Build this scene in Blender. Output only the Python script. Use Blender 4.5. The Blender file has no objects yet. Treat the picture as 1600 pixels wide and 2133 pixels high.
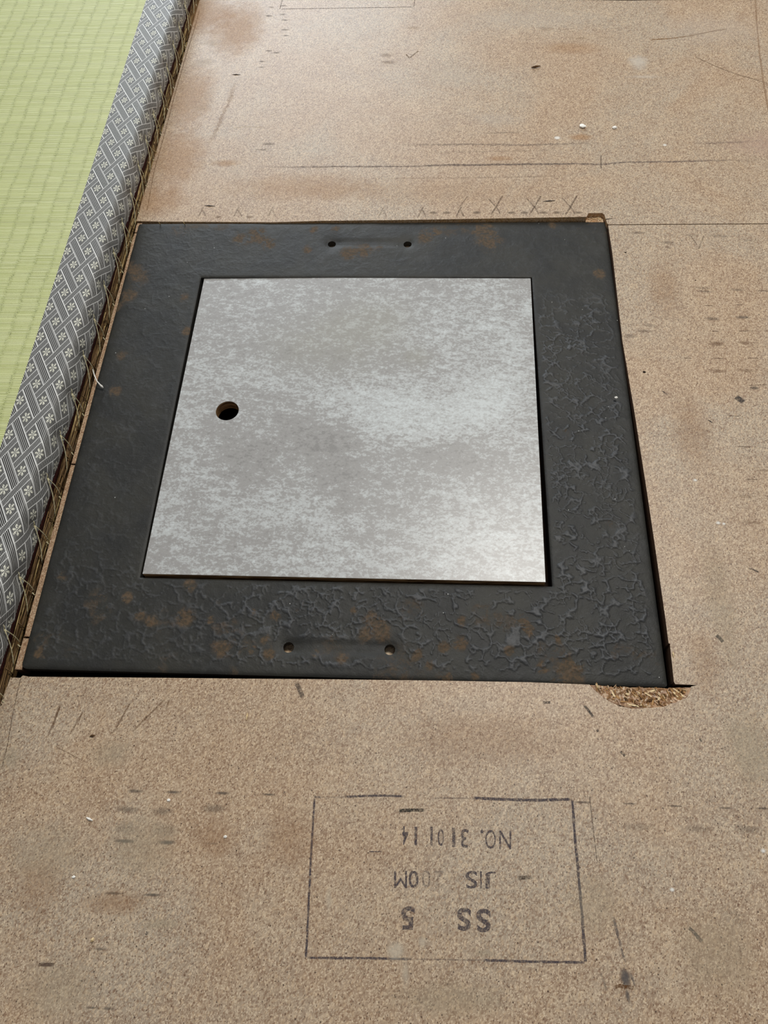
import bpy, bmesh, math, random
import numpy as np
from mathutils import Vector, Euler

# ------------------------------------------------------------------ camera, world, lights
SC = bpy.context.scene
COL = SC.collection
CAM_POS = np.array([0.267078, -0.544614, 0.484722])
CAM_ROT = (math.radians(27.66), math.radians(2.4), math.radians(2.39))
FPX = 1602.0
cd = bpy.data.cameras.new('camera'); cam = bpy.data.objects.new('camera', cd); COL.objects.link(cam)
cam.location = CAM_POS; cam.rotation_euler = CAM_ROT
cd.sensor_fit = 'VERTICAL'; cd.sensor_height = 24.0; cd.lens = FPX / 2133.0 * 24.0
cd.clip_start = 0.01; cd.clip_end = 50
SC.camera = cam
ROT = np.array(Euler(CAM_ROT).to_matrix())

world = bpy.data.worlds.new('room_light'); SC.world = world; world.use_nodes = True
bg = world.node_tree.nodes['Background']
bg.inputs[0].default_value = (0.95, 0.96, 1.0, 1); bg.inputs[1].default_value = 0.24

def area(name, loc, target, sx, sy, power, col, shape='RECTANGLE'):
    l = bpy.data.lights.new(name, 'AREA'); l.shape = shape; l.size = sx; l.size_y = sy
    l.energy = power; l.color = col
    o = bpy.data.objects.new(name, l); COL.objects.link(o); o.location = loc
    o.rotation_euler = (Vector(target) - Vector(loc)).to_track_quat('-Z', 'Y').to_euler()
    return o
area('ceiling_lamp', (0.60, 0.40, 1.85), (0.2, -0.2, 0), 0.34, 0.34, 23.5, (1.0, 0.965, 0.90))
area('window_light', (-0.55, 3.1, 1.35), (0.1, 0.0, 0), 1.5, 1.1, 64, (0.84, 0.92, 1.0))
SC.view_settings.view_transform = 'Standard'; SC.view_settings.look = 'None'
SC.view_settings.gamma = 1.0; SC.view_settings.exposure = 0.0
SC.view_settings.use_curve_mapping = False

random.seed(7); RNG = np.random.default_rng(11)
MM = 0.001

def at(px, py, z=0.0):
    """point of the plane z (metres) that the photograph shows at pixel px, py"""
    d = ROT @ np.array([(px - 800) / FPX, -(py - 1066.5) / FPX, -1.0])
    return CAM_POS + d * ((z - CAM_POS[2]) / d[2])

# ------------------------------------------------------------------ node helpers
def lin(r, g, b):
    f = lambda c: (c/255/12.92) if c/255 <= .04045 else ((c/255+.055)/1.055)**2.4
    return (f(r), f(g), f(b), 1)

class T:
    def __init__(s, name):
        s.m = bpy.data.materials.new(name); s.m.use_nodes = True
        s.t = s.m.node_tree; s.n = s.t.nodes; s.b = s.n['Principled BSDF']
    def link(s, v, inp):
        if isinstance(v, (int, float)):
            try: inp.default_value = v
            except Exception: inp.default_value = (v, v, v)
        elif isinstance(v, tuple):
            inp.default_value = v
        else: s.t.links.new(v, inp)
    def math(s, op, *a):
        n = s.n.new('ShaderNodeMath'); n.operation = op
        for i, v in enumerate(a): s.link(v, n.inputs[i])
        return n.outputs[0]
    def add(s, a, b): return s.math('ADD', a, b)
    def sub(s, a, b): return s.math('SUBTRACT', a, b)
    def mul(s, a, b): return s.math('MULTIPLY', a, b)
    def mx(s, a, b): return s.math('MAXIMUM', a, b)
    def mn(s, a, b): return s.math('MINIMUM', a, b)
    def lt(s, a, b): return s.math('LESS_THAN', a, b)
    def gt(s, a, b): return s.math('GREATER_THAN', a, b)
    def step(s, v, lo, hi, a=0.0, b=1.0):
        n = s.n.new('ShaderNodeMapRange'); n.interpolation_type = 'SMOOTHSTEP'
        for i, x in zip((0, 1, 2, 3, 4), (v, lo, hi, a, b)): s.link(x, n.inputs[i])
        return n.outputs[0]
    def coord(s, kind='Object'):
        return s.n.new('ShaderNodeTexCoord').outputs[kind]
    def mapping(s, vec, scale=(1, 1, 1), rot=(0, 0, 0), loc=(0, 0, 0)):
        n = s.n.new('ShaderNodeMapping'); s.link(vec, n.inputs[0])
        n.inputs[1].default_value = loc; n.inputs[2].default_value = rot
        if rot == (0, 0, 0): n.inputs[3].default_value = scale; return n.outputs[0]
        k = s.n.new('ShaderNodeMapping'); s.link(n.outputs[0], k.inputs[0]); k.inputs[3].default_value = scale
        return k.outputs[0]
    def noise(s, vec, scale, detail=2.0, rough=0.5, dist=0.0, out=0):
        n = s.n.new('ShaderNodeTexNoise'); s.link(vec, n.inputs['Vector'])
        n.inputs['Scale'].default_value = scale; n.inputs['Detail'].default_value = detail
        n.inputs['Roughness'].default_value = rough; n.inputs['Distortion'].default_value = dist
        return n.outputs[out]
    def voro(s, vec, scale, feature='F1', rnd=1.0):
        n = s.n.new('ShaderNodeTexVoronoi'); n.feature = feature; s.link(vec, n.inputs['Vector'])
        n.inputs['Scale'].default_value = scale
        if 'Randomness' in n.inputs: n.inputs['Randomness'].default_value = rnd
        return n
    def mix(s, f, a, b, mode='MIX'):
        n = s.n.new('ShaderNodeMix'); n.data_type = 'RGBA'; n.blend_type = mode
        s.link(f, n.inputs[0]); s.link(a, n.inputs[6]); s.link(b, n.inputs[7])
        return n.outputs[2]
    def sep(s, v):
        n = s.n.new('ShaderNodeSeparateXYZ'); s.link(v, n.inputs[0]); return n.outputs
    def comb(s, x, y, z=0.0):
        n = s.n.new('ShaderNodeCombineXYZ'); s.link(x, n.inputs[0]); s.link(y, n.inputs[1]); s.link(z, n.inputs[2]); return n.outputs[0]
    def attr(s, name, out='Fac'):
        n = s.n.new('ShaderNodeAttribute'); n.attribute_name = name; return n.outputs[out]
    def bump(s, h, dist, strength=1.0, normal=None):
        n = s.n.new('ShaderNodeBump'); n.inputs['Strength'].default_value = strength
        n.inputs['Distance'].default_value = dist; s.link(h, n.inputs['Height'])
        if normal is not None: s.link(normal, n.inputs['Normal'])
        return n.outputs[0]
    def out(s, color=None, rough=0.6, spec=0.5, normal=None, metal=0.0, alpha=None):
        if color is not None: s.link(color, s.b.inputs['Base Color'])
        s.link(rough, s.b.inputs['Roughness']); s.link(spec, s.b.inputs['Specular IOR Level'])
        s.link(metal, s.b.inputs['Metallic'])
        if normal is not None: s.link(normal, s.b.inputs['Normal'])
        if alpha is not None: s.link(alpha, s.b.inputs['Alpha'])
        return s.m

def world_pos(s):
    return s.n.new('ShaderNodeNewGeometry').outputs['Position']

# ------------------------------------------------------------------ materials
def mat_board(name, edge=False, coarse=1.0, tint=(171, 145, 118), grey=(169, 153, 133), sat=1.0):
    s = T(name); p = world_pos(s)
    nz = s.noise(p, 250, 2, .6, 0, 1)
    wv = s.n.new('ShaderNodeVectorMath'); wv.operation = 'MULTIPLY_ADD'
    s.link(nz, wv.inputs[0]); wv.inputs[1].default_value = (0.0016,)*3; s.link(p, wv.inputs[2]); pw = wv.outputs[0]
    big = s.noise(p, 7.5, 4, .6, .6); mid = s.noise(s.mapping(p, loc=(3, 1, 0)), 34, 3, .6, .3)
    base = s.mix(s.step(big, .38, .64), lin(*tint), lin(*grey))
    base = s.mix(s.mul(s.step(mid, .5, .72), .30), base, lin(198, 178, 150))
    base = s.mix(s.mul(s.step(mid, .5, .30), .22), base, lin(144, 116, 90))
    # fine pressed particles: random tone for every small cell
    c1 = s.voro(s.mapping(pw, (1, .62, 1), (0, 0, .6)), 1500/coarse).outputs['Color']
    c2 = s.voro(s.mapping(pw, (.55, 1, 1), (0, 0, 2.0)), 1150/coarse).outputs['Color']
    r1 = s.sep(c1)[0]; r2 = s.sep(c2)[1]
    base = s.mix(s.mul(s.step(r1, .62, .95), .52), base, lin(216, 194, 164))
    base = s.mix(s.mul(s.step(r1, .36, .05), .62), base, lin(130, 98, 72))
    base = s.mix(s.mul(s.step(r2, .70, .98), .40), base, lin(214, 186, 150))
    base = s.mix(s.mul(s.step(r2, .20, .0), .42), base, lin(116, 84, 60))
    h = s.add(r1, r2)
    # slender pale flakes in several directions
    for k, (ang, sc, th) in enumerate(((.3, 1500, .74), (1.25, 1300, .76), (2.3, 1600, .74), (2.85, 900, .90))):
        v = s.voro(s.mapping(p, (1, .42, 1), (0, 0, ang), (k*.37, k*.11, 0)), sc/coarse)
        m = s.mul(s.gt(s.sep(v.outputs['Color'])[0], th), s.step(v.outputs['Distance'], .36, .22))
        base = s.mix(s.mul(m, .55), base, lin(236, 216, 186))
    # sparse dark specks
    v = s.voro(p, 210/coarse)
    m = s.mul(s.gt(s.sep(v.outputs['Color'])[2], .84), s.step(v.outputs['Distance'], .12, .07))
    base = s.mix(s.mul(m, .85), base, lin(58, 40, 28))
    v = s.voro(s.mapping(p, (1, .6, 1), loc=(.7, .2, 0)), 720/coarse)
    m = s.mul(s.gt(s.sep(v.outputs['Color'])[2], .82), s.step(v.outputs['Distance'], .26, .14))
    base = s.mix(s.mul(m, .8), base, lin(74, 50, 34))
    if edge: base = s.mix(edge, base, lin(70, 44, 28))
    return s.out(base, .42 if not edge else .8, .42 if not edge else .1, s.bump(h, .00016, .55))

def mat_iron():
    s = T('cast_iron'); p = world_pos(s)
    vein = s.attr('vein'); rust = s.attr('rust')
    n1 = s.noise(p, 26, 5, .6, .5); n2 = s.noise(p, 420, 3, .65); n3 = s.noise(s.mapping(p, loc=(2, 0, 0)), 60, 4, .65, .8)
    c = s.mix(s.step(n1, .35, .66), lin(40, 40, 38), lin(49, 48, 43))
    c = s.mix(s.mul(s.step(n3, .5, .72), .35), c, lin(62, 62, 61))
    c = s.mix(s.mul(vein, .55), c, lin(88, 90, 94))  # glossy highlight of the raised veins painted in as a lighter bluish grey
    n4 = s.noise(s.mapping(p, loc=(5, 1, 0)), 110, 8, .74, .6)
    rm = s.step(s.mul(rust, s.step(n4, .36, .60, .05, 1.7)), .14, .85)
    rc = s.mix(s.step(n2, .35, .65), lin(74, 64, 50), lin(104, 82, 58))
    c = s.mix(s.mul(rm, .68), c, rc)
    v = s.voro(p, 330); sp = s.mul(s.gt(s.sep(v.outputs['Color'])[0], .990), s.step(v.outputs['Distance'], .15, .08))
    c = s.mix(sp, c, lin(190, 190, 185))
    c = s.mix(s.mul(s.step(n2, .58, .8), .35), c, lin(86, 88, 88))
    bp = s.bump(s.noise(p, 900, 3, .7), .00025, .6)
    bp = s.bump(s.noise(s.mapping(p, loc=(1, 5, 0)), 85, 4, .55, .5), .0010, .42, bp)
    r = s.add(.52, s.mul(rm, .22)); r = s.sub(r, s.mul(vein, .12))
    return s.out(c, r, .25, bp)

def mat_laminate():
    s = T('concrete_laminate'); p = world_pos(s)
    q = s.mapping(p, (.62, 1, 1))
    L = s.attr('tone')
    nz = s.noise(q, 20, 11, .74, .25); n2 = s.noise(s.mapping(q, (1, 1.15, 1), (0, 0, .3), (4, 2, 0)), 190, 6, .74, .15)
    fine = s.noise(s.mapping(p, (.8, 1, 1)), 560, 3, .65, .4)
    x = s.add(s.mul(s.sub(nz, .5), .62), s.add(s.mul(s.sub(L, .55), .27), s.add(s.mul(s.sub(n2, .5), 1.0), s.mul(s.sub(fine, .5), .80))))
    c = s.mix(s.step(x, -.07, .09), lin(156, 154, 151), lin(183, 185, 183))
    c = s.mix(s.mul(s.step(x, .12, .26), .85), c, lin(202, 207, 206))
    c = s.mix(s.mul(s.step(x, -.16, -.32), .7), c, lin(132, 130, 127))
    c = s.mix(s.mul(s.attr('olive'), .38), c, lin(150, 147, 132))
    ve = s.voro(s.mapping(q, loc=(1, 1, 0)), 46); vm = s.mul(s.step(ve.outputs['Distance'], .16, .02), s.gt(s.sep(ve.outputs['Color'])[1], .72))
    c = s.mix(s.mul(vm, .4), c, lin(128, 126, 123))
    return s.out(c, .34, .5, s.bump(fine, .0001, .3))

def mat_ply():
    s = T('plywood_edge'); p = world_pos(s)
    q = s.mapping(p, (60, 60, 900)); n = s.noise(q, 1, 3, .6, .4)
    c = s.mix(s.step(n, .40, .60), lin(84, 58, 34), lin(170, 132, 88))
    return s.out(c, .7, .3, s.bump(n, .0004, .6))

def mat_igusa():
    s = T('green_rush_weave'); p = world_pos(s); o = s.sep(p)
    X = s.mul(o[0], 1000.0); Y = s.mul(o[1], 1000.0)
    wob = s.noise(s.mapping(p, (4, 30, 1)), 1, 2, .5)
    col = s.math('ADD', s.math('DIVIDE', s.add(X, s.mul(s.sub(wob, .5), 7.0)), 14.6), 40.2)
    ci = s.math('FLOOR', col); cf = s.sub(col, ci)
    bow = s.math('SINE', s.mul(cf, math.pi))
    # rush strands
    jit = s.noise(s.comb(s.mul(ci, 7.31), s.mul(Y, .09), 0.0), 1.0, 3, .6)
    yy = s.add(s.mul(Y, .72), s.add(s.mul(jit, 2.6), s.mul(bow, .10)))
    st = s.math('ABSOLUTE', s.sub(s.math('FRACT', yy), .5)); st = s.mul(st, 2.0)
    sid = s.math('FLOOR', yy)
    wn = s.n.new('ShaderNodeTexWhiteNoise'); wn.noise_dimensions = '2D'; s.link(s.comb(ci, sid), wn.inputs['Vector'])
    rnd = wn.outputs['Value']
    wn2 = s.n.new('ShaderNodeTexWhiteNoise'); wn2.noise_dimensions = '1D'; s.link(sid, wn2.inputs['W']); rnd2 = wn2.outputs['Value']
    tone = s.add(s.mul(rnd, .55), s.mul(rnd2, .45))
    long = s.noise(s.comb(s.mul(X, .03), s.mul(Y, 1.3), 0.0), 1, 3, .6)
    c = s.mix(tone, lin(184, 190, 122), lin(212, 216, 158))
    c = s.mix(s.mul(s.step(long, .55, .75), .55), c, lin(230, 232, 184))
    c = s.mix(s.mul(s.step(long, .46, .28), .5), c, lin(162, 168, 104))
    line = s.mul(s.step(st, .62, .95), s.step(rnd, .42, .82))
    row = s.noise(s.comb(s.mul(X, .012), s.mul(Y, .9), 3.0), 1, 4, .7); line = s.mul(line, s.step(row, .42, .62, .35, 1.3))
    c = s.mix(s.mul(line, .80), c, lin(84, 88, 44))
    cd_ = s.mn(cf, s.sub(1.0, cf))                 # 0 at the warp line
    patch = s.noise(s.comb(ci, s.mul(Y, .13), 0.0), 1.3, 3, .6)
    w = s.mul(s.step(cd_, .20, .02), s.step(patch, .35, .62, .25, 1))
    sp = s.noise(s.mapping(p, (900, 900, 1)), 1, 2, .6)
    c = s.mix(s.mul(w, .36), c, lin(158, 166, 96))
    c = s.mix(s.mul(s.mul(w, s.step(sp, .52, .66)), .75), c, lin(84, 88, 40))
    fold = s.step(cd_, .0, .22)
    h = s.add(s.mul(s.sub(1.0, st), .5), s.add(s.mul(bow, .30), s.mul(tone, .9)))
    return s.out(c, .48, .45, s.bump(h, .0007, .75))

def mat_brocade():
    s = T('silver_black_brocade'); uv = s.sep(s.coord('UV'))
    U = s.mul(uv[0], 1000.0); V = s.mul(uv[1], 1000.0)
    a = s.math('DIVIDE', s.add(U, 27.4), 8.75); b = s.math('DIVIDE', s.add(V, 143.2), 15.15)
    P = s.add(s.mul(s.add(a, b), .5), 40.0); Q = s.add(s.mul(s.sub(a, b), .5), 60.0)
    # bands sit at half-integers, flowers at integers
    pi = s.math('FLOOR', P); pf = s.sub(P, pi); qi = s.math('FLOOR', Q); qf = s.sub(Q, qi)
    dp = s.math('ABSOLUTE', s.sub(pf, .5)); dq = s.math('ABSOLUTE', s.sub(qf, .5))
    par = s.math('MODULO', s.add(pi, qi), 2.0)      # 1: band along A lies over
    inA = s.lt(dp, .232); inB = s.lt(dq, .155)
    both = s.mul(inA, inB)
    A = s.mul(inA, s.sub(1.0, s.mul(inB, s.sub(1.0, par))))
    B = s.mul(inB, s.sub(1.0, s.mul(inA, par)))
    fine = s.math('ABSOLUTE', s.sub(s.math('FRACT', s.mul(P, 15.0)), .5))   # 0 centre .5 edge
    fine = s.step(fine, .27, .17)
    edgeA = s.mul(s.step(dp, .178, .192), A)
    inner = s.mul(s.mul(A, .8), s.step(s.math('ABSOLUTE', s.sub(s.math('FRACT', s.mul(P, 12.5)), .5)), .22, .12))
    edgeB = s.mul(s.step(dq, .120, .130), B)
    hatchB = s.mul(B, s.mul(fine, .55))
    field = s.mul(s.mul(s.sub(1.0, A), s.sub(1.0, B)), s.mul(fine, .40))
    # five-petalled flower in every lozenge
    fx = s.sub(s.math('FRACT', s.add(P, .5)), .5); fy = s.sub(s.math('FRACT', s.add(Q, .5)), .5)
    gx = s.mul(s.add(fx, fy), 8.75*1.25); gy = s.mul(s.sub(fx, fy), 15.15*.86)
    rr = s.math('SQRT', s.add(s.mul(gx, gx), s.mul(gy, gy)))
    an = s.math('ARCTAN2', gy, gx)
    pet = s.math('COSINE', s.mul(an, 6.0))
    fl = s.mul(s.step(s.sub(rr, s.mul(pet, .9)), 3.3, 2.7), s.step(rr, .75, 1.1))
    fl = s.mul(fl, s.step(pet, -.55, -.1))
    fl = s.mx(fl, s.step(rr, .55, .3))
    brk = s.noise(s.comb(U, V), 1.3, 2, .6); fl = s.mul(fl, s.step(brk, .36, .50))
    side = s.gt(U, -7.0)
    w = s.mx(s.mx(edgeA, inner), s.mx(s.mx(edgeB, hatchB), s.mx(field, fl)))
    thread = s.noise(s.comb(s.mul(U, .6), s.mul(V, 6.0)), 1, 2, .6)
    w = s.mul(w, s.step(thread, .15, .5, .75, 1.0))
    c = s.mix(w, lin(34, 32, 29), lin(222, 222, 218))
    c = s.mix(s.mul(fl, .6), c, lin(224, 222, 194))
    return s.out(c, s.sub(.50, s.mul(w, .08)), .28, s.bump(w, .00022, .6))

def mat_simple(name, c1, c2, scale=200, rough=.7, spec=.3, stretch=(1, 1, 1), bump=.0002):
    s = T(name); n = s.noise(s.mapping(world_pos(s), stretch), scale, 4, .6, .4)
    return s.out(s.mix(s.step(n, .35, .65), lin(*c1), lin(*c2)), rough, spec, s.bump(n, bump, .6))

def mat_mark():
    """ink, pencil and dirt: colour and strength come from the object, worn through by the grain"""
    s = T('worn_ink_and_dirt'); uv = s.sep(s.coord('UV')); p = world_pos(s)
    oi = s.n.new('ShaderNodeObjectInfo')
    al = oi.outputs['Alpha']
    u = s.math('ABSOLUTE', uv[0]); v = s.math('ABSOLUTE', uv[1])
    soft = s.attr('soft')
    ed = s.mul(s.step(u, 1.0, s.sub(.97, s.mul(soft, .8)), 0, 1), s.step(v, 1.0, s.sub(.97, s.mul(soft, .95)), 0, 1))
    n = s.noise(p, 330, 3, .75); n2 = s.noise(s.mapping(p, (1, 1, 1), loc=(1, 2, 0)), 1100, 2, .6)
    g = s.mul(s.step(n, .34, .56, .35, 1), s.step(n2, .35, .6, .55, 1))
    r2 = s.math('SQRT', s.add(s.mul(u, u), s.mul(v, v))); n3 = s.noise(p, 90, 4, .65)
    cloud = s.mul(s.step(s.add(r2, s.mul(s.sub(n3, .5), .9)), 1.0, .15), s.step(r2, 1.0, .7))
    blotm = s.gt(soft, .99)
    ed = s.add(s.mul(ed, s.sub(1.0, blotm)), s.mul(cloud, blotm))
    g = s.add(s.mul(g, s.sub(1.0, blotm)), s.mul(s.add(.7, s.mul(g, .3)), blotm))
    return s.out(oi.outputs['Color'], .75, .1, None, 0.0, s.mul(al, s.mul(ed, g)))

M = dict(
    board=mat_board('particle_board'), board_edge=mat_board('particle_board_cut_edge', .92, 1.4), board_edge_pale=mat_board('particle_board_pale_edge', .001, 1.2, (206, 160, 106), (190, 150, 104)), sliver_board=mat_board('particle_board_sliver', .06, .9, (176, 142, 112), (168, 136, 108)),  # cut edges in two copies: shade painted into one, the other brightened as lit
    chips=mat_board('torn_particle_board', False, 2.6, (150, 108, 72), (176, 136, 94)),
    board_low=mat_board('lower_board', False, 1.6, (196, 164, 126), (210, 182, 146)),
    iron=mat_iron(), lam=mat_laminate(), ply=mat_ply(), igusa=mat_igusa(), brocade=mat_brocade(),
    lining=mat_simple('dark_red_lining', (34, 14, 12), (60, 24, 20), 900, .85, .15),
    straw=mat_simple('rice_straw', (72, 52, 32), (140, 110, 70), 260, .6, .35, (6, .5, 6), .0008),
    strawpale=mat_simple('pale_straw', (140, 116, 72), (190, 166, 114), 200, .55, .4),
    thread=mat_simple('pale_hemp_thread', (168, 158, 120), (214, 206, 172), 900, .6, .35),
    dark=mat_simple('dark_pit_wood', (22, 17, 14), (36, 27, 20), 60, .9, .1),
    white=mat_simple('white_crumb', (236, 232, 222), (250, 248, 240), 300, .6, .3),
    brown=mat_simple('brown_sliver', (74, 52, 30), (110, 80, 48), 300, .7, .2),
    sliver=mat_simple('pale_wood_sliver', (206, 178, 132), (236, 214, 170), 300, .6, .3),
    sliverdk=mat_simple('tan_wood_sliver', (128, 94, 58), (176, 136, 90), 300, .7, .2),
    steel=mat_simple('rusted_dark_steel', (34, 28, 24), (60, 46, 36), 400, .6, .4),
    mark=mat_mark())

# ------------------------------------------------------------------ object helpers
def link(name, me, mat=None, parent=None, smooth=False, **props):
    o = bpy.data.objects.new(name, me); COL.objects.link(o)
    if mat is not None: me.materials.append(mat)
    if parent is not None: o.parent = parent
    if smooth:
        for p_ in me.polygons: p_.use_smooth = True
    for k, v in props.items(): o[k] = v
    return o

def mesh(name, verts, faces, mats=None):
    me = bpy.data.meshes.new(name); me.from_pydata([tuple(map(float, v)) for v in verts], [], faces); me.update()
    return me

def grid_mesh(name, co, nx, ny, keep=None, smooth=True):
    """co: (ny, nx, 3); keep: (ny-1, nx-1) bool"""
    me = bpy.data.meshes.new(name)
    idx = np.arange(nx*ny).reshape(ny, nx)
    q = np.stack([idx[:-1, :-1], idx[1:, :-1], idx[1:, 1:], idx[:-1, 1:]], -1)
    q = q[keep] if keep is not None else q.reshape(-1, 4)
    me.vertices.add(nx*ny); me.vertices.foreach_set('co', co.reshape(-1).astype(np.float32))
    nf = len(q); me.loops.add(nf*4); me.loops.foreach_set('vertex_index', q.reshape(-1).astype(np.int32))
    me.polygons.add(nf); me.polygons.foreach_set('loop_start', np.arange(0, nf*4, 4, dtype=np.int32))
    me.polygons.foreach_set('loop_total', np.full(nf, 4, dtype=np.int32))
    if smooth: me.polygons.foreach_set('use_smooth', np.ones(nf, dtype=bool))
    me.update(calc_edges=True); me.validate()
    return me

def set_attr(me, name, arr):
    a = me.attributes.new(name, 'FLOAT', 'POINT'); a.data.foreach_set('value', arr.reshape(-1).astype(np.float32))

def empty(name, loc, label, cat, group=None):
    o = bpy.data.objects.new(name, None); COL.objects.link(o); o.location = loc
    o['label'] = label; o['category'] = cat
    o['group'] = 'white crumbs scattered on the boards and frame'
    if 'limb' in label: o.location.z = -.0026
    o.empty_display_size = .01
    if group: o['group'] = group
    bpy.context.view_layer.update()
    return o

def keep_world(o, parent):
    """parent an object built in world coordinates under a moved empty"""
    o.parent = parent; o.matrix_parent_inverse = parent.matrix_world.inverted()

def slab(name, outline, z0, z1, mat, edge_mat=None, parent=None, bevel=0.0, **props):
    """prism over an xy outline (metres, counter-clockwise); top face is flat at z1"""
    bm = bmesh.new()
    vb = [bm.verts.new((x, y, z0)) for x, y in outline]; vt = [bm.verts.new((x, y, z1)) for x, y in outline]
    top = bm.faces.new(vt); bot = bm.faces.new(vb[::-1])
    n = len(outline); sides = [bm.faces.new((vb[i], vb[(i+1) % n], vt[(i+1) % n], vt[i])) for i in range(n)]
    for f in sides: f.material_index = 1
    if bevel:
        es = [e for e in top.edges]
        r = bmesh.ops.bevel(bm, geom=es, offset=bevel, segments=2, affect='EDGES', profile=.5)
    bmesh.ops.triangulate(bm, faces=[f for f in bm.faces if len(f.verts) > 4])
    bmesh.ops.recalc_face_normals(bm, faces=bm.faces)
    me = bpy.data.meshes.new(name); bm.to_mesh(me); bm.free()
    me.materials.append(mat); me.materials.append(edge_mat or mat)
    return link(name, me, None, parent, **props)

def tube_mesh(name, pts, r, seg=6, taper=None):
    pts = [np.array(p_, float) for p_ in pts]; V = []; F = []
    for i, p_ in enumerate(pts):
        d = pts[min(i+1, len(pts)-1)] - pts[max(i-1, 0)]; d /= np.linalg.norm(d) + 1e-12
        a = np.cross(d, [0, 0, 1.0]);
        if np.linalg.norm(a) < 1e-3: a = np.cross(d, [0, 1.0, 0])
        a /= np.linalg.norm(a); b = np.cross(d, a)
        rr = r * (taper[i] if taper else 1)
        for k in range(seg):
            t = 2*math.pi*k/seg; V.append(p_ + rr*(a*math.cos(t) + b*math.sin(t)))
    for i in range(len(pts)-1):
        for k in range(seg):
            F.append((i*seg+k, i*seg+(k+1) % seg, (i+1)*seg+(k+1) % seg, (i+1)*seg+k))
    F.append(tuple(range(seg))[::-1]); F.append(tuple(range((len(pts)-1)*seg, len(pts)*seg)))
    return V, F

def merge(parts):
    V = []; F = []
    for v, f in parts:
        n = len(V); V += list(v); F += [tuple(i+n for i in g) for g in f]
    return V, F

def vnoise(x, y, cell, seed):
    r = np.random.default_rng(seed); n = 256; g = r.random((n, n))
    fx = x/cell + 37.3; fy = y/cell + 91.7
    ix = np.floor(fx).astype(int); iy = np.floor(fy).astype(int); tx = fx-ix; ty = fy-iy
    tx = tx*tx*(3-2*tx); ty = ty*ty*(3-2*ty)
    a = g[iy % n, ix % n]; b = g[iy % n, (ix+1) % n]; c = g[(iy+1) % n, ix % n]; d = g[(iy+1) % n, (ix+1) % n]
    return (a*(1-tx)+b*tx)*(1-ty)+(c*(1-tx)+d*tx)*ty

def fbm(x, y, cell, seed, oct=4):
    s = 0; a = .5; t = 0
    for k in range(oct):
        s = s + a*vnoise(x, y, cell/2**k, seed+k); t += a; a *= .55
    return s/t

def worley(x, y, cell, seed):
    r = np.random.default_rng(seed); n = 128; jx = r.random((n, n)); jy = r.random((n, n))
    fx = x/cell+40; fy = y/cell+60; ix = np.floor(fx).astype(int); iy = np.floor(fy).astype(int)
    D = []
    for dy in (-1, 0, 1):
        for dx in (-1, 0, 1):
            cx = ix+dx; cy = iy+dy
            D.append(np.hypot(cx+jx[cy % n, cx % n]-fx, cy+jy[cy % n, cx % n]-fy))
    D = np.sort(np.stack(D), 0)
    return D[0], D[1], D[2]

def sstep(x, a, b):
    t = np.clip((x-a)/(b-a), 0, 1); return t*t*(3-2*t)

# ------------------------------------------------------------------ THE SETTING: particle board floor
def xy(px, py, z=0.0):
    p = at(px, py, z); return (p[0], p[1])

floor_pit = slab('floor', [(-.9, -1.0), (1.1, -1.0), (1.1, .9), (-.9, .9)], -.075, -.06, M['dark'], M['dark'], kind='structure')
TH = .012

# far board: its near edge is cut along the iron frame, with a small notch at the corner
far_edge = [(285, 460.5), (330, 461.5), (430, 462), (570, 463), (668, 460), (780, 458.8), (900, 457.2), (1000, 455.6), (1090, 454), (1150, 453), (1222, 451.5)]
notch = [(1226, 444), (1254, 443.5), (1259, 447), (1262, 456)]
slit = [(1285, 454.6), (1262.5, 457.6), (1265, 465.5)]
fe = [xy(*q) for q in far_edge + notch + slit]
seamL = xy(1268, 467.4); seamR = (0.80, seamL[1] + 0.0014)
yfar = at(1310, 1)[1]
far_outline = [(fe[0][0]-.0005, fe[0][1])] + fe[1:] + [(seamL[0], seamL[1]), seamR, (0.80, yfar-.006), (0.47, yfar), (0.31, yfar+.009), (.004, yfar+.022)]
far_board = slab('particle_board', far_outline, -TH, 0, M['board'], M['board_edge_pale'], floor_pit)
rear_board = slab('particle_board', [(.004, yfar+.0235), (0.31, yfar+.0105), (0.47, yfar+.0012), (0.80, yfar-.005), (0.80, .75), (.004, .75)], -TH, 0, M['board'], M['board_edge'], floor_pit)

# near board: wraps round the right and the near side of the iron frame, with a torn patch at the corner
right_edge = [(1267, 470.2), (1276, 530), (1284, 600), (1297, 712), (1322, 860), (1348, 1026), (1362, 1120), (1385, 1280), (1393, 1340), (1396, 1341), (1396, 1346), (1404, 1420)]
re_ = [xy(*q) for q in right_edge]
gouge_px = [(1440, 1430), (1438, 1440), (1432, 1452), (1412, 1462), (1385, 1472), (1350, 1475), (1318, 1476), (1290, 1471), (1268, 1460), (1250, 1447), (1238, 1437), (1228, 1426)]
gouge = [xy(*q) for q in gouge_px]
near_edge = [(1100, 1421), (900, 1417.5), (700, 1415), (500, 1413.5), (300, 1411.5), (150, 1410.5), (60, 1409.5), (48, 1407), (42, 1412), (22, 1411)]
ne = [xy(*q) for q in near_edge]
slit2 = [xy(1407, 1425), xy(1452, 1427)]
outline = [(0.80, -1.0), (0.80, seamR[1]-.0009), (seamL[0], seamL[1]-.0009)] + re_ + slit2 + gouge + ne + [(-.0068, -.45), (-.0085, -.60), (-.011, -1.0)]
near_board = slab('particle_board', outline[::-1], -TH, 0, M['board'], M['board_edge'], floor_pit)

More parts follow.
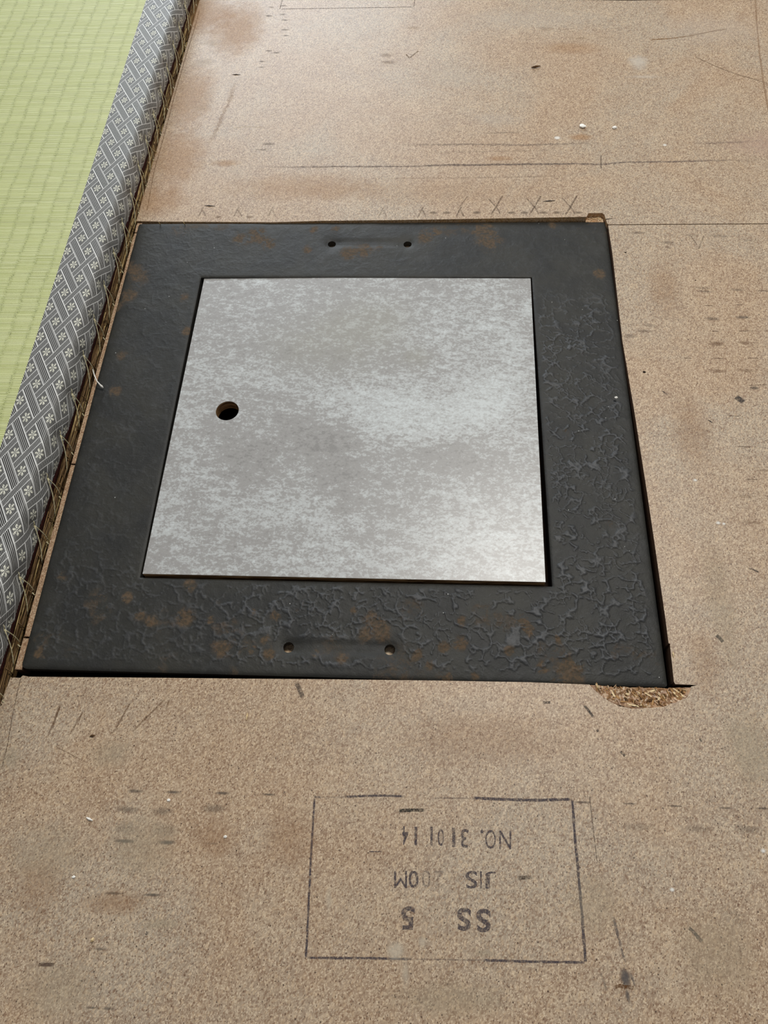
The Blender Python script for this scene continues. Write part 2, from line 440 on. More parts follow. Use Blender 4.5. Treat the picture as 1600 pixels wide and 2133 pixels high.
# sliver of board left between the frame and the mat, split by two saw kerfs
def strip(y0, y1):
    n = max(3, int((y0-y1)/.012)); L = []; Rr = []
    for i in range(n+1):
        y = y0+(y1-y0)*i/n
        xl = .0002+.0075*(y+.05)*.75
        xr = xl+.0047+.0005*math.sin(y*90)+.0006*random.uniform(-1, 1)
        L.append((xl+.0002*random.uniform(-1, 1), y)); Rr.append((xr, y))
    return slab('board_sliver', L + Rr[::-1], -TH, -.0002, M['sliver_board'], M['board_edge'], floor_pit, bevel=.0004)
strip(-.0010, -.0125); strip(-.0135, -.2548); strip(-.2560, -.3902); strip(-.3914, -.4128)

# lower frame of board that the iron plate rests on
ZL = -.0086
for nm, o_ in (('lower_board', [(.012, -.010), (.012, -.402), (.056, -.402), (.056, -.010)]),
               ('lower_board', [(.367, -.010), (.367, -.402), (.402, -.402), (.402, -.010)]),
               ('lower_board', [(.0565, -.359), (.0565, -.402), (.3665, -.402), (.3665, -.359)]),
               ('lower_board', [(.0565, -.010), (.0565, -.052), (.3665, -.052), (.3665, -.010)])):
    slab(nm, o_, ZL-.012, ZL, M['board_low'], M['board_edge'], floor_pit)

# torn hollow in the near board
gx = np.array([g_[0] for g_ in gouge]); gy = np.array([g_[1] for g_ in gouge])
x0, x1 = gx.min()-.001, gx.max()+.001; y0, y1 = gy.min()-.001, max(gy.max(), ne[0][1])+.0035
nx = 150; ny = 50
gX, gY = np.meshgrid(np.linspace(x0, x1, nx), np.linspace(y0, y1, ny))
cxg, cyg = (x0+x1)/2+.001, y1
rad = np.sqrt(((gX-cxg)/((x1-x0)/2))**2+((gY-cyg)/((y1-y0)*.93))**2)
dep = -.0042*np.clip(1.02-rad, 0, 1)**.7
F1, F2, F3 = worley(gX/MM, gY/MM, 2.6, 3)
rough_ = (fbm(gX/MM*.8, gY/MM*2, 3.0, 5)-.5)*.0034 + (F1-.4)*.0014
gZ = np.minimum(dep + rough_*sstep(rad, 1.0, .8), -.0001) - .0006*(rad > 1.0)
fa, fb = at(42, 1391.5, .0026), at(1391.5, 1430.5, -.0012); fy = fa[1]+(gX-fa[0])/(fb[0]-fa[0])*(fb[1]-fa[1])
lim = np.where(gX < fb[0]+.0004, fy-.0003, at(1410, 1429.5)[1])
kg = (rad[:-1, :-1] < 1.04) & (gY[1:, 1:] < lim[:-1, :-1])
torn = link('torn_hollow', grid_mesh('torn_hollow', np.stack([gX, gY, gZ], -1), nx, ny, kg), M['chips'], near_board)
# loose flakes still stuck in the hollow
for i in range(170):
    for _ in range(30):
        x = random.uniform(x0, x1); y = random.uniform(y0, y1)
        r_ = math.hypot((x-cxg)/((x1-x0)/2), (y-cyg)/((y1-y0)*.93))
        if r_ < .95 and y < ne[0][1]-.0012: break
    z = -.0042*max(0, 1.02-r_)**.7
    l = random.uniform(.0014, .0066); w = random.uniform(.0005, .0017); t = random.uniform(.0002, .0006)
    a = random.gauss(2.2, .7); tilt = random.uniform(-.35, .35)
    c, s_ = math.cos(a), math.sin(a); V = []
    for dz in (0, t):
        for sx, sy in ((-1, -.5), (.7, -1), (1, .4), (-.8, 1)):
            lx = sx*l/2; ly = sy*w/2
            V.append((x+lx*c-ly*s_, y+lx*s_+ly*c, z+.0002+dz+lx*tilt+random.uniform(-1, 1)*.0001))
    link('wood_flake', mesh('wood_flake', V, [(3, 2, 1, 0), (4, 5, 6, 7), (0, 1, 5, 4), (1, 2, 6, 5), (2, 3, 7, 6), (3, 0, 4, 7)]),
         random.choice([M['sliver'], M['sliverdk'], M['sliverdk'], M['chips'], M['chips'], M['brown']]), near_board)
# chipped notch floor at the far corner
nq = [xy(1222, 452), xy(1226, 444), xy(1254, 443.5), xy(1259, 447), xy(1262, 470), xy(1222, 470)]
slab('notch_floor', nq[::-1] if False else [nq[5], nq[4], nq[3], nq[2], nq[1], nq[0]], -.011, -.0045, M['chips'], M['chips'], far_board)
for i in range(16):
    p_ = at(random.uniform(1226, 1256), random.uniform(448, 458), -.004); a = random.uniform(0, 3.1); l = .0016
    d = np.array([math.cos(a)*l, math.sin(a)*l, random.uniform(-.0005, .0005)])
    v, f = tube_mesh('c', [p_-d, p_, p_+d], .0003, 5, [.4, 1, .4]); link('wood_flake', mesh('wood_flake', v, f), M['sliver'], far_board)

# ------------------------------------------------------------------ print, pencil, dirt and scratches on the boards
MARKZ = [2e-5]
def mark(name, pts, w, col, alpha, soft=0.0, par=None, jag=0.0):
    """a flat stroke through photo pixels; w is its width in photo pixels"""
    if par is None: par = near_board if pts[0][1] > 466 else far_board
    MARKZ[0] += 1.2e-7; z = MARKZ[0]
    P = [at(px, py, 0.0) for px, py in pts]
    # resample
    Q = [P[0]]; U = [0.0]; tot = sum(np.linalg.norm(P[i+1]-P[i]) for i in range(len(P)-1)); acc = 0
    for i in range(len(P)-1):
        L = np.linalg.norm(P[i+1]-P[i]); n = max(2, int(L/.002))
        n = min(n, 200)
        for k in range(1, n+1):
            Q.append(P[i]+(P[i+1]-P[i])*k/n); U.append((acc+L*k/n)/tot)
        acc += L
    mid = pts[len(pts)//2]
    sc_ = np.linalg.norm(at(mid[0]+1, mid[1])-at(mid[0], mid[1])); hw = w*sc_/2
    V = []; UV = []
    jn = 0
    for i, q in enumerate(Q):
        d = Q[min(i+1, len(Q)-1)]-Q[max(i-1, 0)]; d /= np.linalg.norm(d)+1e-12; nrm = np.array([-d[1], d[0], 0])
        jn = jn*.6+random.uniform(-1, 1)*jag
        h2 = hw*(1+random.uniform(-1, 1)*min(.5, jag*2))
        for s_ in (-1, 0, 1):
            v = q+nrm*(s_*h2+jn*hw); V.append((v[0], v[1], z)); UV.append((U[i]*2-1, s_))
    F = []
    for i in range(len(Q)-1):
        for k in range(2):
            F.append((i*3+k, i*3+k+1, (i+1)*3+k+1, (i+1)*3+k))
    me = mesh(name, V, F); uvl = me.uv_layers.new(name='UVMap')
    for l in me.loops: uvl.data[l.index].uv = UV[l.vertex_index]
    set_attr(me, 'soft', np.full(len(V), soft))
    # faces upward
    if me.polygons[0].normal.z < 0: me.flip_normals()
    c = lin(*col)
    o = link(name, me, M['mark'], par); o.color = (c[0], c[1], c[2], alpha)
    return o
def blot(name, px, py, w, h, col, alpha, par=None, ang=0):
    """soft smudge centred on a photo pixel"""
    a = math.radians(ang); dx, dy = math.cos(a)*w/2, math.sin(a)*w/2
    return mark(name, [(px-dx, py-dy), (px, py), (px+dx, py+dy)], h, col, alpha, 1.0, par)

INK = (74, 68, 76); GREY = (100, 92, 84); PENCIL = (112, 96, 82); DK = (52, 40, 34)
# stamp frame
mark('stamp_frame', [(655.5, 1661), (650, 1745), (644, 1862), (637.5, 1996)], 4.6, INK, .85, 0, jag=.08)
mark('stamp_frame', [(1192, 1665), (1198, 1745), (1204.5, 1815), (1212, 1900), (1220, 2006)], 5.6, INK, .88, 0, jag=.08)
mark('stamp_frame', [(655, 1660), (668, 1661)], 4, INK, .6); mark('stamp_frame', [(668, 1661), (720, 1660)], 3, INK, .22)
mark('stamp_frame', [(716, 1660), (760, 1658), (800, 1657), (846, 1659)], 5, INK, .75, .2)
mark('stamp_frame', [(900, 1662), (985, 1663)], 3, INK, .35, .3)
mark('stamp_frame', [(982, 1662), (1040, 1665), (1110, 1667), (1194, 1665)], 6, INK, .85, .1, jag=.06)
mark('stamp_frame', [(637, 1995), (700, 1995.5), (780, 1996), (862, 1998)], 4.6, INK, .8, .1, jag=.06)
mark('stamp_frame', [(862, 1998), (930, 1999), (1010, 2000)], 3, INK, .3, .2)
mark('stamp_frame', [(1000, 2000), (1100, 2003), (1222, 2005)], 5, INK, .82, .1, jag=.06)

def stamp_text(txt, x0, x1, y0, y1, alpha, bold=0.0, col=INK):
    """lettering printed upside down as seen from the camera: first letter at the right"""
    cu = bpy.data.curves.new('stamp_lettering', 'FONT'); cu.body = txt; cu.offset = bold; cu.fill_mode = 'FRONT'
    o = bpy.data.objects.new('tmp', cu); COL.objects.link(o)
    dg = bpy.context.evaluated_depsgraph_get(); me = bpy.data.meshes.new_from_object(o.evaluated_get(dg))
    bpy.data.objects.remove(o, do_unlink=True)
    n = len(me.vertices); co = np.zeros(n*3); me.vertices.foreach_get('co', co); co = co.reshape(-1, 3)
    lo = co.min(0); hi = co.max(0); co = (co-lo)/np.maximum(hi-lo, 1e-9)
    MARKZ[0] += 1.2e-7
    A = at(x1, y0); B = at(x0, y0); C_ = at(x1, y1); D = at(x0, y1)   # first letter's foot is at the far side
    u = co[:, 0:1]; v = co[:, 1:2]
    P = (A*(1-u)+B*u)*(1-v)+(C_*(1-u)+D*u)*v; P[:, 2] = MARKZ[0]
    me.vertices.foreach_set('co', P.reshape(-1)); me.update()
    uvl = me.uv_layers.new(name='UVMap')
    for l in me.loops: uvl.data[l.index].uv = (0, 0)
    set_attr(me, 'soft', np.zeros(n)); me.materials.clear()
    if me.polygons and me.polygons[0].normal.z < 0: me.flip_normals()
    ob = link('stamp_lettering', me, M['mark'], near_board); c = lin(*col); ob.color = (c[0], c[1], c[2], alpha)
for t, a, b, c_, d_, al, bo in (('N', 1040, 1065, 1730, 1769, .85, 0), ('O', 1011, 1033, 1729, 1768, .75, 0), ('.', 1001, 1007, 1728, 1736, .8, 0),
                           ('3', 960, 976, 1727, 1766, .75, .006), ('1', 942, 948.5, 1724, 1764, .75, .006), ('0', 912, 925, 1727, 1762, .75, 0), ('1', 896.5, 901.5, 1722, 1761, .8, 0),
                           ('1', 863.5, 869, 1722, 1761, .8, .008), ('4', 838, 851, 1721, 1760, .85, .01),
                           ('J', 1011, 1033, 1815, 1851, .8, .006), ('I', 1000, 1004, 1815, 1851, .85, 0), ('S', 970, 994, 1814, 1851, .8, .008),
                           ('2', 905, 927, 1813, 1848, .22, 0), ('0', 879, 897, 1813, 1848, .34, 0), ('0', 851, 872, 1814, 1849, .8, 0.008), ('M', 821, 848, 1814, 1850, .85, 0),
                           ('S', 992, 1022, 1893, 1942, .78, .028), ('S', 952, 981, 1891, 1939, .74, .028), ('5', 836, 864, 1888, 1937, .72, .028)):
    stamp_text(t, a, b, c_, d_, al, bo)
mark('pen_dash', [(829, 1689), (845, 1688), (886, 1687)], 7, (50, 50, 46), .95, .25, jag=.1)
mark('pen_dash', [(1078, 1829), (1094, 1828), (1109, 1827)], 9, (66, 58, 50), .7, .4)
mark('pen_dash', [(768, 1774), (796, 1774)], 2.4, INK, .7, .2)
mark('pencil_line', [(1228, 1658), (1233, 1700), (1240, 1760), (1244, 1800)], 1.8, (88, 74, 64), .6)
mark('scratch', [(1120, 1640), (1124, 1760), (1130, 1800)], 1.0, (226, 214, 196), .35)
# dark pen flecks
for pts, w in (([(1216, 1468), (1227, 1481), (1237, 1495)], 6), ([(1434, 1932), (1446, 1942), (1463, 1963)], 8), ([(1492, 1322), (1500, 1330), (1507, 1338)], 9),
               ([(1558, 1183), (1568, 1186), (1581, 1192)], 4), ([(1292, 1565), (1303, 1575)], 6), ([(1243, 1520), (1247, 1524)], 6), ([(1458, 1538), (1462, 1545)], 5),
               ([(1532, 826), (1540, 831), (1550, 838)], 15), ([(1478, 876), (1484, 881)], 3), ([(1379, 814), (1385, 818), (1391, 822)], 3), ([(1474, 874), (1483, 880)], 3), ([(303, 1943), (308, 1945)], 7)):
    mark('pen_fleck', pts, w, (70, 66, 64), .85, .25)
mark('pen_fleck', [(1130, 1463), (1148, 1463)], 7, (80, 76, 72), .7, .4)
mark('pen_scribble', [(616, 1418), (622, 1432), (632, 1456)], 12, (92, 82, 74), .65, .5)
# long wear streak and worn nail mark at the lower right
mark('wear_streak', [(1275, 1902), (1286, 1944), (1296, 1985), (1304, 2012)], 7, (92, 86, 88), .6, .5, jag=.2)
blot('wear_streak', 1303, 2036, 52, 28, (92, 88, 88), .8, ang=78); blot('wear_streak', 1308, 2075, 40, 12, (92, 88, 88), .6, ang=80)
blot('wear_streak', 1318, 2040, 44, 8, (104, 100, 98), .5, ang=70)
mark('nail_gouge', [(1279, 2057), (1290, 2053), (1301, 2055), (1322, 2058)], 8, (104, 70, 40), .95, .3, jag=.1)
mark('wear_streak', [(1250, 2024), (1258, 2044), (1265, 2066)], 6, (124, 112, 100), .45, .5)
# rows of grey joist marks left on the boards
def row(pts, w, h, al, col=GREY):
    for x, y in pts: blot('grey_stain', x, y, w*random.uniform(.85, 1.15), h*random.uniform(.8, 1.2), col, al*random.uniform(.8, 1.1), ang=1.5)
row([(282, 1648), (360, 1650), (463, 1652), (560, 1655)], 42, 8, .6); row([(260, 1752), (348, 1755)], 52, 10, .85); row([(440, 1757)], 40, 6, .4)
row([(236, 1861), (316, 1864)], 46, 8, .7); row([(208, 1977), (190, 2099), (225, 2101)], 38, 8, .5)
row([(262, 1686), (340, 1690), (445, 1684)], 60, 22, .32); row([(265, 1725), (345, 1730)], 80, 26, .18)
row([(1213, 1671), (1312, 1674), (1406, 1679), (1510, 1683), (1590, 1684)], 46, 6, .6); row([(1330, 1722), (1450, 1726), (1560, 1728)], 90, 20, .22)
mark('staple_slot', [(80, 2009), (113, 2009.5)], 7, (74, 46, 38), .98, .1)
row([(1483, 664), (1548, 661)], 40, 12, .45); row([(1537, 604), (1592, 606), (1470, 607)], 44, 9, .35); row([(1492, 716), (1552, 714)], 44, 16, .5, (128, 100, 78))
row([(1495, 773), (1555, 772)], 50, 14, .40, (128, 100, 78)); row([(1570, 808)], 24, 10, .6); row([(1555, 1034), (1565, 1088), (1590, 980)], 60, 12, .28, (130, 104, 84))
for a, b in (((1466, 636), (1486, 637)), ((1533, 635), (1548, 635)), ((1482, 690), (1498, 690)), ((1538, 690), (1568, 689)), ((1423, 746), (1442, 746)), ((1481, 746), (1508, 747)), ((1556, 746), (1582, 746)),
             ((1516, 866), (1542, 867)), ((1556, 803), (1600, 801)), ((1535, 930), (1565, 931)), ((1555, 998), (1580, 999))):
    mark('grey_line', [a, b], 2.4, (96, 76, 62), .7, .3)
row([(1330, 485), (1390, 505), (1342, 690), (1312, 700), (1352, 678)], 44, 14, .34, (110, 96, 86)); row([(1466, 600), (1440, 490), (1500, 492), (1560, 500)], 60, 12, .22)
mark('pencil_line', [(1440, 492), (1452, 510)], 3, PENCIL, .45); mark('pencil_line', [(1466, 492), (1455, 520)], 3, PENCIL, .45)
mark('pencil_line', [(1386, 514), (1396, 518), (1390, 512)], 3, PENCIL, .5)
# far board
mark('grey_line', [(500, 346), (600, 348), (720, 347), (840, 347), (940, 343), (1000, 344), (1100, 342), (1200, 341), (1252, 343), (1300, 338), (1400, 337), (1500, 334), (1620, 335)], 5.5, (106, 94, 90), .62, .45, jag=.22)
mark('grey_line', [(850, 347), (930, 345), (1010, 343), (1230, 341)], 10, (116, 104, 98), .35, .8)
mark('grey_line', [(800, 303), (900, 301), (1000, 301), (1100, 302), (1180, 299), (1290, 298)], 8, (124, 112, 104), .45, .7, jag=.3)
mark('grey_line', [(1430, 300), (1520, 297), (1600, 292)], 7, (124, 106, 98), .4, .7, jag=.3)
mark('grey_line', [(1000, 278), (1060, 276), (1090, 276)], 4, GREY, .4, .6); mark('grey_line', [(860, 318), (1000, 316), (1200, 312)], 4, GREY, .22, .6, jag=.2)
mark('grey_line', [(780, 372), (1000, 370), (1200, 366)], 3, (120, 96, 78), .28, .4)
mark('pencil_line', [(1252, 322), (1252, 352)], 3, (90, 76, 66), .6, .2)
mark('pencil_line', [(585, 19), (700, 17), (860, 14.5)], 2.0, (88, 80, 76), .75); mark('pencil_line', [(583, 19), (588, 0), (590, -20)], 2.0, (88, 80, 76), .55); mark('pencil_line', [(862, 14), (866, -10)], 2, (88, 80, 76), .5)
mark('pencil_line', [(1352, 83), (1400, 80), (1440, 74), (1480, 66), (1516, 60)], 4.5, (140, 108, 74), .85, .1); mark('pencil_line', [(1448, 118), (1490, 138), (1530, 153), (1600, 174)], 2.2, (112, 92, 72), .7)
mark('pencil_line', [(1572, -20), (1576, 40), (1582, 110), (1592, 180), (1604, 250)], 4, (158, 128, 100), .6, .2)
mark('pencil_line', [(846, 113), (853, 121), (872, 106)], 3.2, (120, 98, 74), .65)
mark('pencil_line', [(416, 20), (408, 50), (384, 128), (362, 205), (340, 290), (322, 352), (306, 440)], 1.8, (104, 78, 56), .6)
mark('scratch', [(480, 268), (510, 264), (555, 266)], 3, (214, 200, 176), .6, .4); mark('scratch', [(700, 102), (740, 100), (780, 100)], 2, (226, 220, 208), .6, .3)
row([(565, 15), (590, 12), (590, 30), (560, 33), (594, 42), (594, 62), (596, 74), (560, 106), (575, 110), (545, 128), (545, 140)], 22, 7, .5, (104, 98, 94))
row([(545, 312), (560, 300)], 40, 10, .4); row([(805, 115), (810, 130)], 40, 18, .28, (124, 102, 84)); row([(862, 58), (1138, 60), (1210, 80)], 50, 20, .20, (150, 122, 90))
# pale worn and warm patches of the far board
for x, y, w, h, al in ((1330, 130, 60, 70, .5), (1100, 40, 420, 100, .2), (1480, 60, 320, 160, .2), (440, 90, 60, 26, .34), (425, 130, 60, 34, .3), (415, 225, 60, 22, .34), (1340, 160, 90, 16, .35), (940, 160, 150, 90, .2), (1030, 250, 160, 60, .22)):
    blot('pale_patch', x, y, w, h, (226, 218, 204), al)
for x, y, w, h, al, an in ((495, 60, 150, 260, .36, 0), (430, 30, 160, 200, .34, 0), (370, 330, 160, 260, .34, 0), (400, 200, 130, 300, .32, 0), (330, 420, 160, 120, .3, 0), (1190, 100, 170, 60, .24, 0), (1210, 285, 70, 30, .4, 0), (470, 340, 90, 30, .3, 0), (1040, 330, 80, 20, .3, 0), (640, 390, 460, 110, .2, 0)):
    blot('warm_patch', x, y, w, h, (190, 146, 100), al*1.0, ang=an)
mark('warm_patch', [(495, 155), (480, 200), (460, 250), (440, 290), (425, 320)], 12, (150, 116, 80), .3, .8, jag=.25)
# crossed pencil guides along the frame
for x in (1030, 1110, 1185):
    mark('pencil_line', [(x-8, 449), (x+3, 432), (x+18, 406)], 4, PENCIL, .65, .2); mark('pencil_line', [(x+14, 449), (x+6, 434), (x-16, 410)], 3.4, PENCIL, .55, .3)
for x, a in ((878, .55), (957, .6), (420, .4), (494, .4), (565, .3), (796, .3)):
    mark('pencil_line', [(x-7, 452), (x+1, 436), (x+5, 430)], 3.4, PENCIL, a, .2); mark('pencil_line', [(x+10, 452), (x+2, 437)], 3.4, PENCIL, a, .2)
mark('pencil_line', [(955, 434), (975, 408)], 2.6, PENCIL, .4)
for x in (903, 930, 993, 1066, 1093, 1133, 1160, 1205): blot('grey_stain', x, 443, 24, 11, (112, 98, 84), .55)
for x in (455, 520): blot('grey_stain', x, 452, 20, 10, (120, 98, 76), .4)
blot('pale_patch', 1600, 300, 240, 120, (206, 176, 160), .3); blot('warm_patch', 900, 400, 700, 120, (196, 160, 122), .14)
# near board: faint slanting scratches, pale chalky patches
for pts in ([(276, 1455), (240, 1520), (228, 1535)], [(350, 1450), (270, 1530)], [(130, 1460), (95, 1545)], [(126, 1465), (108, 1520)], [(176, 1478), (142, 1535)], [(354, 1455), (345, 1480)]):
    mark('scratch', pts, 5, (118, 90, 66), .55, .5)
mark('pencil_line', [(43, 1412), (28, 1480), (14, 1560), (4, 1600)], 2, (84, 62, 46), .6); mark('pencil_line', [(116, 1555), (180, 1588)], 2, (110, 84, 64), .4)
for x, y, w, h, al in ((825, 1980, 50, 50, .55), (845, 2030, 26, 90, .45), (880, 1962, 30, 30, .45), (685, 1875, 18, 70, .35), (300, 1760, 200, 160, .30), (100, 1780, 220, 160, .25), (230, 1570, 120, 80, .32), (1560, 1560, 140, 240, .34), (1500, 1250, 90, 400, .22), (120, 2060, 240, 160, .28), (1500, 1990, 240, 240, .28), (940, 2080, 340, 90, .3), (330, 1925, 110, 30, .35), (1010, 1985, 60, 18, .35), (1240, 1880, 160, 160, .25), (20, 1580, 60, 60, .3)):
    blot('pale_patch', x, y, w, h, (222, 210, 188) if w < 60 else (196, 182, 156), al)
for x, y, w, h, al in ((240, 1880, 200, 60, .3), (1440, 900, 120, 260, .2), (1000, 1540, 500, 160, .16), (600, 1750, 160, 160, .22), (80, 1850, 140, 160, .2), (1385, 600, 90, 220, .2), (1470, 1380, 90, 200, .2), (450, 1750, 130, 100, .25)):
    blot('warm_patch', x, y, w, h, (172, 132, 96), al)
# paint specks
for x, y, r_ in ((1496, 1089, 7), (1508, 1091, 5), (1448, 1000, 6), (1590, 1772, 8), (1400, 1853, 7), (1344, 300, 0), (1161, 287, 9), (1385, 302, 6)):
    if r_: blot('pale_speck', x, y, r_*2, r_*1.6, (244, 240, 230), .95)

# small dark slots left by staples
for a, b in (((425, 428.6), (448, 429.6)), ((483, 155.5), (501, 155.6)), ((1131, 419.6), (1157, 418.2))):
    A = at(*a); B = at(*b); v, f = tube_mesh('s', [A-[0, 0, .0002], (A+B)/2+[0, 0, .0001], B-[0, 0, .0002]], .00065, 6, [.5, 1, .5])
    link('staple', mesh('staple', v, f), M['steel'], far_board)
for px, py, r_ in ((1342, 775, .0010), (1303, 526, .0007), (1449, 584, .0005)):
    A = at(px, py); V = [(A[0], A[1], -.0008)]+[(A[0]+r_*1.2*math.cos(t)*(1+random.uniform(-.2, .2)), A[1]+r_*math.sin(t), 4e-5) for t in np.linspace(0, 2*math.pi, 12, endpoint=False)]
    V2 = V[1:]; link('nail_hole', mesh('nail_hole', V2, [tuple(range(12))]), M['dark'], near_board)

# ------------------------------------------------------------------ THE IRON FRAME
ZC = dict(tl=.0006, tr=-.0035, br=-.0012, bl=.0026)
cTL, cTR, cBR, cBL = at(289, 465, ZC['tl']), at(1262, 460.5, ZC['tr']), at(1391.5, 1430.5, ZC['br']), at(42, 1391.5, ZC['bl'])
W_, H_ = 418.0, 411.0
def plate_map(X, Y):
    """X right 0..W_, Y down 0..H_ (mm) -> world, on the slightly tilted top of the frame"""
    u = (X/W_)[..., None]; v = (Y/H_)[..., None]
    return (cTL*(1-u)+cTR*u)*(1-v)+(cBL*(1-u)+cBR*u)*v
def plate_uv(px, py):
    p = at(px, py, 0.0)
    uv = np.array([.5, .5])
    for _ in range(12):
        u, v = uv
        z = (ZC['tl']*(1-u)+ZC['tr']*u)*(1-v)+(ZC['bl']*(1-u)+ZC['br']*u)*v
        p = at(px, py, z)[:2]
        f = lambda a, b: ((cTL*(1-a)+cTR*a)*(1-b)+(cBL*(1-a)+cBR*a)*b)[:2]
        f0 = f(u, v); J = np.stack([(f(u+1e-4, v)-f0)/1e-4, (f(u, v+1e-4)-f0)/1e-4], 1)
        uv = uv+np.linalg.solve(J, p-f0)
    return uv[0]*W_, uv[1]*H_
OP = [plate_uv(*q) for q in ((419, 577.5), (1110.5, 577), (1148, 1219), (290, 1204.5))]  # opening corners
oxl = (OP[0][0]+OP[3][0])/2; oxr = (OP[1][0]+OP[2][0])/2; oyt = (OP[0][1]+OP[1][1])/2; oyb = (OP[2][1]+OP[3][1])/2
holes = [plate_uv(*q) for q in ((691, 506), (849, 506.5), (600.5, 1347), (812, 1352))]
HR = 3.55
ds = .66
def axis(a, b, marks):
    pts = [a]+marks+[b]; out = []
    for i in range(len(pts)-1):
        n = max(2, int(round((pts[i+1]-pts[i])/ds))); out += list(np.linspace(pts[i], pts[i+1], n, endpoint=False))
    return np.array(out+[b])
ax = axis(0, W_, [oxl, oxr]); ay = axis(0, H_, [oyt, oyb])
GX, GY = np.meshgrid(ax, ay); NX, NY = len(ax), len(ay)
PX, PY = GX.copy(), GY.copy()
# slightly rounded inner corners at the near side and outer corners
CR = 4.0
for cx_, cy_, sx, sy in ((CR, CR, -1, -1), (W_-2, 2, 1, -1), (W_-2, H_-2, 1, 1), (CR, H_-CR, -1, 1)):
    r0 = CR if sx < 0 else 2.0
    m = ((GX-cx_)*sx > 0) & ((GY-cy_)*sy > 0); dx = GX-cx_; dy = GY-cy_; k = np.maximum(np.abs(dx), np.abs(dy))/(np.hypot(dx, dy)+1e-9)
    PX[m] = (cx_+dx*k)[m]; PY[m] = (cy_+dy*k)[m]
keep = np.ones((NY-1, NX-1), bool)
cX = (GX[:-1, :-1]+GX[1:, 1:])/2; cY = (GY[:-1, :-1]+GY[1:, 1:])/2
keep &= ~((cX > oxl) & (cX < oxr) & (cY > oyt) & (cY < oyb))
for hx, hy in holes:
    r = np.hypot(cX-hx, cY-hy); keep &= ~(r < HR)
    rv = np.hypot(GX-hx, GY-hy); m = (np.abs(rv-HR) < ds*.72)
    PX[m] = (hx+(GX-hx)/rv*HR)[m]; PY[m] = (hy+(GY-hy)/rv*HR)[m]
# relief: hammered scales with raised, broken rims
wx = (fbm(PX, PY, 16, 101)-.5)*15+(fbm(PX, PY, 5, 151)-.5)*4.5; wy = (fbm(PX, PY, 16, 201)-.5)*15+(fbm(PX, PY, 5, 251)-.5)*4.5
sx_ = PX+wx; sy_ = PY+wy
F1, F2, F3 = worley(sx_*.85, sy_*1.2, 10.5, 21)
e12 = (F2-F1)*10.5; e13 = (F3-F1)*10.5
wid = .12+1.25*sstep(fbm(PX, PY, 6, 301), .48, .78)
brk = sstep(fbm(PX+50, PY, 8, 401, 3), .36, .48)
rim = sstep(e12, wid+.42, wid-.1)*brk
web = sstep(e13, 4.2, 2.8)*sstep(e12, 1.9, .9)*sstep(fbm(PX, PY, 10, 501), .46, .56)
F1b, F2b, F3b = worley(PX+wy*1.1, PY-wx*1.1, 7.0, 77)
isl = sstep((F2b-F1b)*7.0, 1.0, .3)*sstep(fbm(PX, PY, 9, 601), .50, .58)
V_ = np.clip(np.maximum(np.maximum(rim, web), isl*.9), 0, 1)*(.55+.45*fbm(PX, PY, 4, 651))
reg = np.ones_like(PX)*.17
reg = np.maximum(reg, 1.0*sstep(PX, oxr-6, oxr+4)*sstep(PY, 60, 120))                     # right limb
reg = np.maximum(reg, .95*sstep(PY, oyb-8, oyb+8)*sstep(PX, 60, 170))                     # near limb
reg = np.maximum(reg, .55*sstep(PY, oyb-60, oyb+10))
reg = np.maximum(reg, .30*sstep(PX, oxl+10, oxl-40)*sstep(PY, 130, 260))
reg *= .6+.6*fbm(PX, PY, 45, 701)
dE = np.minimum(np.minimum(PX, W_-PX), np.minimum(PY, H_-PY))
inside = np.maximum(np.maximum(oxl-PX, PX-oxr), np.maximum(oyt-PY, PY-oyb)); dI = np.clip(inside, 0, 99)
V_ = V_*reg*sstep(dE, 4, 9)*sstep(dI, 2, 5)
for hx, hy in holes: V_ *= sstep(np.hypot((PX-hx), (PY-hy)), 6, 13)
for a_, b_ in ((0, 1), (2, 3)):
    (ax0, ay0), (bx0, by0) = holes[a_], holes[b_]
    t = np.clip(((PX-ax0)*(bx0-ax0)+(PY-ay0)*(by0-ay0))/((bx0-ax0)**2+(by0-ay0)**2), 0, 1)
    V_ *= sstep(np.hypot(PX-(ax0+t*(bx0-ax0)), PY-(ay0+t*(by0-ay0))), 3, 9)
Z = .85*V_ + .25*reg*(fbm(PX, PY, 7, 841, 2)-.5)+(fbm(PX, PY, 60, 801, 2)-.5)*.5+(fbm(PX, PY, 12, 811, 3)-.5)*.35+(fbm(PX, PY, 3, 821, 3)-.5)*.10
Z -= .9*np.exp(-dE/1.0)+.25*np.exp(-dE/4.0)
Z -= .7*np.exp(-dI/.8)
for a_, b_ in ((0, 1), (2, 3)):
    (ax0, ay0), (bx0, by0) = holes[a_], holes[b_]
    t = np.clip(((PX-ax0)*(bx0-ax0)+(PY-ay0)*(by0-ay0))/((bx0-ax0)**2+(by0-ay0)**2), 0, 1)
    dch = np.hypot(PX-(ax0+t*(bx0-ax0)), PY-(ay0+t*(by0-ay0)))
    Z -= .75*sstep(dch, 7.0, 1.5)
    for hx, hy in (holes[a_], holes[b_]): Z -= 1.1*np.exp(-(np.hypot(PX-hx, PY-hy)/8.0)**2)
co = plate_map(PX, PY); co[..., 2] += Z*MM
